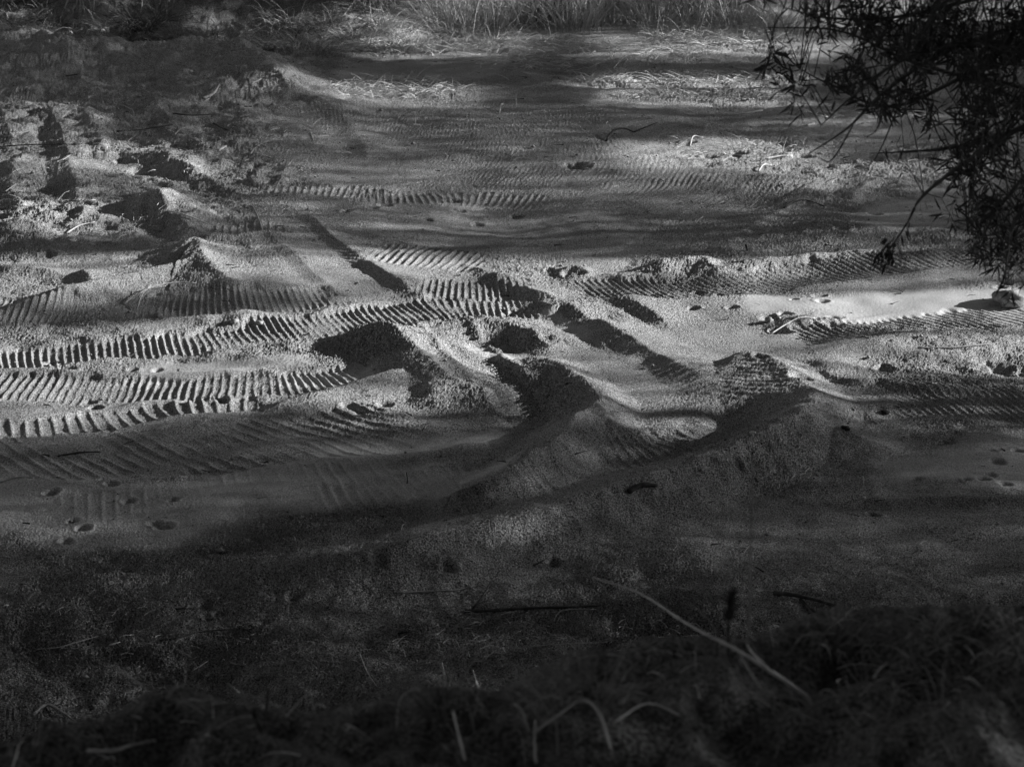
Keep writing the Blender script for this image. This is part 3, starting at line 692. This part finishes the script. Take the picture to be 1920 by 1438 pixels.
# ------------------------------------------------------------------ sticks, twigs and driftwood: each a thing of its own
def stick(name, pts, r0, r1, m, label, arch=0.0, side=None, cat='stick', group=None, lifts=None, ymin=6.5):
    P = [hit(p[0], p[1], ymin) for p in pts]; r0, r1 = (r0 * .62, r1 * .62) if ymin > 2 and name != 'driftwood' else (r0, r1); arch *= .6
    P = [p + np.array((0, 0, r0 * .7 + (lifts[i] if lifts else arch * math.sin(math.pi * i / max(1, len(pts) - 1))))) for i, p in enumerate(P)]
    o = P[0].copy(); mb = MB(); mb.tube(smooth_line(P, 5), r0, r1, 6, .18)
    ob = mb.build(name, M[m], None, True, o)
    tag(ob, label, cat, group)
    for sp_ in side or []:
        Q_ = [hit(p[0], p[1], ymin) + np.array((0, 0, r0 * .7 + (p[2] if len(p) > 2 else 0))) for p in sp_]
        MB().tube(smooth_line(Q_, 4), r0 * .7, r1 * .7, 5, .15).build('side_shoot', M[m], ob, True, o)
    return ob
def upright(name, px, py, tx, ty, r0, r1, m, label, cat='stick'):
    b = hit(px, py, 6.5); tp = at_y(tx, ty, b[1] + .02); o = b.copy(); b = b - (0, 0, .04)
    MBX = MB().tube(smooth_line([b, (b + tp) / 2 + (.01, 0, 0), tp], 4), r0, r1, 6, .15).build(name, M[m], None, True, o); tag(MBX, label, cat); return MBX
stick('driftwood', [(382,187),(396,183),(404,178),(412,163)], .022, .010, 'pale', 'short bent white driftwood below the big mound', .03, cat='driftwood')
stick('twig', [(327,255),(340,247),(356,244),(368,246)], .012, .006, 'pale', 'pale curved twig on the dark sand left of centre', .05, cat='twig')
stick('twig', [(0,277),(60,276),(110,275),(150,272)], .012, .008, 'dark', 'long straight dark twig at the left edge of the sand', .03, cat='twig')
stick('forked_branch', [(232,572),(262,558),(290,545),(330,537),(368,533)], .010, .006, 'pale', 'pale forked branch lying across the left berm', .06, side=[[(284,548,.06),(266,565,.04),(257,586)]], cat='branch')
upright('stake', 493, 430, 474, 387, .012, .006, 'wood', 'thin stake leaning left out of the raked sand')
upright('stake', 1400, 472, 1398, 458, .012, .010, 'dark', 'short dark stump standing upright behind the right berm')
stick('twig', [(1445,627),(1475,615),(1500,604),(1528,598)], .010, .005, 'pale', 'pale arched twig beside the clod in the sunlit sand', .05, cat='twig')
stick('twig', [(1720,655),(1780,657),(1830,652),(1870,646)], .012, .006, 'wood', 'long thin grey twig on the sunlit crest at right', .02, cat='twig')
stick('stick', [(1470,392),(1490,383),(1515,382),(1546,389)], .016, .008, 'dark', 'dark stick with pale broken end on the raked sand at right', .04)
stick('stick', [(1137,266),(1150,257),(1170,251),(1188,250)], .026, .012, 'dark', 'dark stick rising from the raked sand in the middle distance', .10, side=[[(1188,250),(1232,240,.05)]])
stick('twig', [(1150,130),(1175,113),(1200,103)], .014, .008, 'straw', 'pale straight stick leaning in the far debris', .10, cat='twig', side=[[(1100,131),(1140,118,.05)]])
stick('twig', [(123,145),(150,140)], .01, .008, 'dark', 'tiny dark twig near the left end of the big mound', .02, cat='twig')
stick('twig', [(324,215),(360,220),(410,215)], .014, .008, 'dark', 'dark twig under the white driftwood', .02, cat='twig')
stick('twig', [(220,248),(270,246),(325,237)], .014, .006, 'dark', 'long dark twig with a pale tip left of the curved twig', .02, cat='twig')
stick('twig', [(400,234),(415,243),(438,249)], .014, .008, 'dark', 'short dark twig right of the curved pale twig', .02, cat='twig')
stick('stick', [(410,285),(424,277)], .022, .018, 'pale', 'stubby pale stick end in the middle left sand', .02)
stick('twig', [(472,160),(490,150)], .014, .008, 'pale', 'small pale twig at the right foot of the big mound', .04, cat='twig')
stick('twig', [(480,276),(505,268),(528,264)], .012, .006, 'wood', 'thin twig on the ripples right of the stubby stick', .03, cat='twig')
stick('twig', [(583,250),(588,266)], .012, .006, 'pale', 'short pale twig pointing at the camera on the ripples', .04, cat='twig')
stick('twig', [(936,215),(940,205),(945,199)], .012, .006, 'pale', 'short white twig standing out of the far dark sand', .09, cat='twig')
stick('twig', [(960,303),(975,300),(995,300)], .010, .006, 'pale', 'small pale twig at the edge of the middle track', .03, cat='twig')
stick('twig', [(779,238),(778,222),(781,206)], .010, .006, 'wood', 'thin bent stem in the dark sand below the litter', .10, cat='twig')
stick('twig', [(125,438),(150,428),(178,418)], .012, .008, 'pale', 'pale stick on the sunlit rubble at the left', .03, cat='twig')
stick('twig', [(360,428),(368,440),(374,452)], .008, .005, 'wood', 'wiry root on the ridge above the pointed mound', .06, cat='root')
stick('twig', [(315,398),(345,408),(392,422)], .014, .008, 'pale', 'pale root lying along the broken ridge crest', .02, cat='root')
stick('stick', [(1392,215),(1430,209)], .020, .012, 'pale', 'pale straight stick on dark sand left of the willow', .03)
stick('stick', [(1512,237),(1527,234)], .026, .020, 'pale', 'short white stick under the willow branches', .03)
stick('stick', [(1435,299),(1465,297),(1486,294)], .020, .010, 'pale', 'pale stick on the sunlit sand below the willow', .03)
stick('twig', [(1422,323),(1432,315),(1447,311)], .014, .008, 'pale', 'small bent pale twig at the lower edge of the sunlit patch', .03, cat='twig')
stick('twig', [(1294,275),(1300,263),(1318,260)], .012, .008, 'pale', 'hooked pale twig at the left of the sunlit patch', .06, cat='twig')
stick('twig', [(0,906),(30,900),(62,897)], .010, .006, 'wood', 'thin grey twig at the left edge of the shaded silt', .02, cat='twig')
stick('twig', [(108,858),(150,852),(188,848)], .012, .008, 'dark', 'black twig under the churned tracks at left', .01, cat='twig')
stick('stick', [(1178,930),(1200,923),(1232,918)], .030, .020, 'dark', 'short black log stuck in the low sand ridge', .02)
stick('twig', [(860,797),(866,801)], .008, .005, 'pale', 'tiny white shoot on the shaded flat sand', .04, cat='twig')
stick('twig', [(1508,887),(1518,880)], .008, .005, 'pale', 'tiny pale straw on the dark mound flank', .03, cat='twig')
stick('twig', [(1607,897),(1618,903),(1619,910)], .006, .004, 'straw', 'thin bent straw beside the shaded silt at right', .04, cat='twig')
stick('twig', [(1822,776),(1832,766),(1842,760)], .007, .004, 'dark', 'small dark twig on the ribbed track at right', .05, cat='twig')
upright('shoot', 760, 908, 762, 885, .006, .003, 'dark', 'small dark shoot standing in the shaded flat sand', 'shoot')
stick('chip', [(1746,721),(1756,720)], .012, .010, 'pale', 'white wood chip on the grey sand at right', .0, cat='wood chip')
stick('branch', [(745,1117),(800,1116),(850,1112),(890,1100)], .011, .006, 'wood', 'grey knotty branch on the lower sand', .01, cat='branch', side=[[(880,1105),(896,1098,.02)]])
stick('branch', [(872,1150),(930,1149),(1000,1146),(1080,1142),(1135,1136)], .018, .009, 'dark', 'thick dark branch lying across the lower sand', .01, cat='branch', side=[[(885,1147),(905,1128,.02),(925,1095,.03)]])
stick('stick', [(1036,1173),(1054,1151),(1118,1145)], .007, .005, 'wood', 'thin bent grey stick against the thick dark branch', .02)
stick('twig', [(965,1218),(1010,1214),(1060,1211),(1140,1206)], .006, .003, 'wood', 'long thin twig above the blurred bank grass', .01, cat='twig')
stick('stick', [(822,1070),(826,1058),(828,1050)], .009, .006, 'wood', 'short grey stick standing at the lower sand ridge', .06)
stick('branch', [(1452,1115),(1480,1122),(1530,1135),(1600,1155)], .024, .012, 'dark', 'black charred branch near the blurred bank at right', .03, cat='branch', side=[[(1500,1128),(1520,1150),(1540,1153)]])
stick('twig', [(70,1219),(110,1218),(150,1208),(200,1190)], .006, .003, 'straw', 'pair of thin pale straws on the lower left sand', .02, cat='straw', side=[[(120,1216),(160,1217)]])
stick('chip', [(205,1211),(226,1208)], .009, .006, 'pale', 'pale splinter on the lower left sand', .01, cat='wood chip')
stick('twig', [(300,1203),(340,1198),(380,1190),(470,1182)], .010, .005, 'dark', 'dark root half buried in the lower left sand', .0, cat='root')
stick('twig', [(360,1259),(390,1245)], .006, .004, 'straw', 'small crossed straw on the lower left sand', .02, cat='straw')
stick('stick', [(62,1342),(88,1329),(120,1345),(155,1366)], .014, .009, 'wood', 'bent grey stick at the lower left bank foot', .03)
# the near bank, out of focus
def bank(name, pts, r0, r1, m, label, lifts, cat='stick', side=None): return stick(name, pts, r0 * .62, r1 * .62, {'straw': 'straw', 'pale': 'pale', 'wood': 'grass'}.get(m, m), label, 0, side, cat, None, lifts, 1.5)
b = hit(1522, 1322, 1.5); by = b[1]; mb = MB()
mb.tube(smooth_line([at_y(1526, 1330, by), at_y(1508, 1302, by + .03), at_y(1440, 1255, by + .06), at_y(1380, 1217, by + .12), at_y(1290, 1170, by + .25), at_y(1200, 1112, by + .7), at_y(1110, 1082, by + .9)], 4), .0062, .0016, 6, .15)
br = mb.build('branch', M['pale'], None, True, b); tag(br, 'long pale blurred branch slanting over the near bank', 'branch')
MB().tube(smooth_line([at_y(1440, 1255, by + .06), at_y(1418, 1232, by + .07), at_y(1400, 1208, by + .09)], 4), .004, .002, 5).build('side_shoot', M['pale'], br, True, b)
bank('stick', [(1388,1255),(1425,1300)], .005, .005, 'wood', 'short blurred stick parallel to the long pale branch', [.03,.01])
bank('stick', [(165,1423),(215,1420),(250,1416),(295,1405)], .007, .004, 'pale', 'pale blurred stick at the bottom left corner', [.01,.015,.02,.02])
bank('stick', [(249,1416),(256,1385)], .004, .003, 'wood', 'blurred stub rising from the bottom left stick', [.01,.03])
bank('stick', [(960,1348),(978,1358),(992,1375)], .006, .005, 'wood', 'stubby blurred straw near the bottom middle', [.03,.03,.0], 'straw')
bank('stick', [(1000,1376),(1050,1362),(1090,1352),(1122,1370),(1145,1410)], .004, .0065, 'straw', 'arched blurred straw at the bottom middle', [.0,.03,.05,.04,.0], 'straw')
bank('stick', [(850,1376),(862,1400),(872,1430)], .005, .005, 'straw', 'upright blurred straw at the bottom left of middle', [.05,.02,.0], 'straw')
bank('stick', [(1004,1438),(1002,1415),(1004,1390)], .005, .004, 'straw', 'short upright blurred straw at the bottom edge', [.0,.02,.05], 'straw')
bank('stick', [(744,1372),(750,1345),(775,1333),(790,1330)], .005, .003, 'straw', 'hooked blurred straw on the bank left of the tuft', [.0,.04,.05,.04], 'straw')
bank('stick', [(878,1250),(888,1275),(902,1308)], .0045, .004, 'straw', 'leaning blurred straw in the middle tuft', [.08,.05,.0], 'straw')
bank('stick', [(676,1250),(690,1275),(708,1290)], .004, .003, 'straw', 'leaning blurred straw left of the middle tuft', [.07,.04,.0], 'straw')
bank('stick', [(822,1235),(830,1262),(838,1290)], .004, .004, 'straw', 'thin blurred straw standing in the tuft', [.09,.05,.0], 'straw')
bank('stick', [(1490,1213),(1510,1206),(1565,1207)], .005, .004, 'wood', 'bent blurred stick beside the dark stump', [.0,.02,.02])
bank('stick', [(430,1308),(462,1340),(490,1372)], .010, .008, 'dark', 'dark blurred stick leaning at the lower left', [.06,.03,.0], side=[[(495,1368),(505,1330,.05)]])
bank('stick', [(1150,1365),(1215,1350),(1290,1355)], .004, .004, 'straw', 'long low blurred straw right of the arched one', [.01,.04,.0], 'straw')
# plume plant and thin stem on the near bank
b = hit(1368, 1222, 1.5); pl = tag(empty('plume_plant', b), 'blurred dark plume on a short stem at the near bank edge', 'plant')
MB().tube(smooth_line([b - (0, 0, .03), at_y(1366, 1170, b[1]), at_y(1370, 1125, b[1])], 4), .005, .003, 6).build('stem', M['bark'], pl, True, b)
MB().tube(smooth_line([b + (-.03, 0, -.03), at_y(1345, 1185, b[1]), at_y(1347, 1150, b[1])], 4), .003, .002, 5).build('stem', M['bark'], pl, True, b)
n = 420; f = RNG.random(n); A0, A1 = at_y(1367, 1165, b[1]), at_y(1371, 1112, b[1])
V, Q = blades(A0 + (A1 - A0) * f[:, None] - b, np.stack([RNG.normal(size=n), RNG.normal(size=n), RNG.uniform(.2, 1.6, n)], 1), RNG.uniform(.015, .034, n), np.full(n, .003), .05, RNG, 2)
mesh_obj('plume', V, Q, M['bark'], pl)
b = hit(1402, 1220, 1.5); MB().tube(smooth_line([b - (0, 0, .03), at_y(1406, 1120, b[1]), at_y(1408, 1000, b[1]), at_y(1411, 880, b[1])], 5), .0036, .0018, 5).build('thin_weed', M['grass'], None, True, b)
tag(bpy.data.objects['thin_weed'], 'tall hair-thin blurred stem beside the plume', 'weed')
# blurred dead grass on the near bank
n = 5200; x = RNG.uniform(-2.6, 2.9, n); y = lip(x) - np.abs(RNG.normal(size=n)) * .55 + .2
cl = fbm(x, y, 2.6, 140, 2); k = cl > .0; x, y = x[k], y[k]
scatter_blades('dead_grass', x, y, RNG.uniform(.04, .19, len(x)), RNG.uniform(.0018, .005, len(x)), (.1, 1.2), .3, M['grass'], 4, .0)
for k, (px, py, lab) in enumerate([(830,1330,'dark blurred grass tuft at the middle of the near bank'),(1120,1290,'blurred grass tuft right of the middle tuft'),(1740,1180,'blurred tangled tuft at the right end of the near bank'),(1560,1205,'blurred low tuft behind the long pale branch')]):
    b = hit(px, py, 1.5); nb_ = 150; a = RNG.uniform(0, 6.283, nb_); r = np.minimum(np.abs(RNG.normal(size=nb_)), 2) * .04
    V, Q = blades(np.stack([np.cos(a) * r * 1.6, np.sin(a) * r, 0 * r - .02], 1), np.stack([np.cos(a) * .7, np.sin(a) * .7, RNG.uniform(.3, 1.3, nb_)], 1), RNG.uniform(.06, .17, nb_), RNG.uniform(.002, .004, nb_), .25, RNG, 4)
    o = mesh_obj('grass_tuft', V, Q, M['grass' if k != 0 else 'darkgrass']); o.location = tuple(b); tag(o, lab, 'grass tuft', 'grass tufts on the near bank')
# bare shrub hanging down the far bank, top left
b = hit(150, 6, 20); sh = tag(empty('bare_shrub', b), 'leafless pale shrub hanging down the bank at top left', 'shrub')
def hang(paths, par, o, r=.014):
    for pth in paths:
        yb = b[1] - .3
        MB().tube(smooth_line([at_y(p[0], p[1], yb) for p in pth], 5), r, r * .35, 5, .15).build('branch', M['wood'], par, True, o)
hang([[(150,-20),(140,20),(122,45),(112,70)],[(140,10),(132,55),(128,82)],[(150,-10),(152,40),(142,80)],[(155,0),(160,35),(150,60)],[(165,-10),(172,25),(165,50)],[(128,0),(118,25),(110,38)],[(150,10),(148,30),(135,75)],[(178,-10),(176,20),(182,38)]], sh, b)
b = hit(262, 30, 20); st = tag(empty('bare_shrub', b), 'few bare white stems poking down beside the dark hollow', 'shrub')
hang([[(266,-20),(266,8),(264,24)],[(250,-10),(243,5),(232,14)],[(312,-10),(318,4)],[(75,-10),(77,3)]][:3], st, b, .016)
for px, py, lab in [(1010,40,'dark leafless bush in the gap of the reed row'),(1290,30,'dark leafless bush behind the bright straw bed'),(272,52,'dark leafless bush over the crest of the big mound'),(700,12,'leafless bush at the top edge above the bright tussocks'),(40,8,'leafless bush in the top left corner')]:
    b = hit(px, py, 20); mb = MB()
    for q in range(46):
        a = random.uniform(0, 6.283); L_ = random.uniform(.3, 1.1); d = np.array((math.cos(a) * .8, math.sin(a) * .6, random.uniform(.3, 1.2))); d /= np.linalg.norm(d); o0 = np.array((random.gauss(0, .12), random.gauss(0, .1), -.05))
        m1 = o0 + d * L_ * .5 + np.array([random.gauss(0, .06) for _ in range(3)]); e = o0 + d * L_ + np.array((random.gauss(0, .12), random.gauss(0, .1), random.gauss(-.08, .12)))
        mb.tube(smooth_line([o0, m1, e], 3), .008, .003, 4)
        for w_ in range(2): mb.tube([m1, m1 + (e - m1) * .6 + np.array([random.gauss(0, .14) for _ in range(3)])], .004, .002, 3)
    o = mb.build('leafless_bush', M['wood'] if px == 700 else M['bark']); o.location = tuple(b); tag(o, lab, 'bush', 'leafless bushes on the far bank')
# clods
for k, (px, py, r, lab, mk) in enumerate([(1893,572,.13,'rounded sand clod at the right end of the bright silt','clod'),(1442,603,.035,'small clod beside the pale arched twig','clod'),(1460,598,.02,'crumb of sand right of the small clod','clod'),
        (297,594,.035,'dark clod in front of the left berm','clod'),(440,607,.035,'clod in the rubble strip between two tracks','clod'),(486,608,.035,'pale lump at the right of the rubble strip','clod'),(1620,936,.012,'white pebble under the sand ledge','stone'),
        (800,1285,.02,'round dark pebble on the lower sand','clod'),(1411,814,.02,'pale pebble on the crest of the low mound','stone'),(1585,806,.03,'dark clod on the right mound slope','dark'),(1660,775,.03,'dark clod at the end of the ribbed track','dark'),(160,1270,.018,'round pebble on the lower left sand','clod')]):
    p = hit(px, py, 6.5); me = bpy.data.meshes.new('clod'); import bmesh; bm = bmesh.new(); bmesh.ops.create_icosphere(bm, subdivisions=3, radius=r)
    for v in bm.verts: v.co *= 1 + .30 * float(fbm(np.array([v.co.x / r + k]), np.array([v.co.y / r + v.co.z / r * 1.7]), 1.1, 150, 3)[0]); v.co.z *= .75
    bm.to_mesh(me); bm.free(); me.polygons.foreach_set('use_smooth', np.ones(len(me.polygons), bool)); me.materials.append(M[mk])
    o = bpy.data.objects.new('clod' if mk != 'stone' else 'pebble', me); col.objects.link(o); o.location = tuple(p + (0, 0, r * .25)); tag(o, lab, 'clod' if mk != 'stone' else 'pebble')
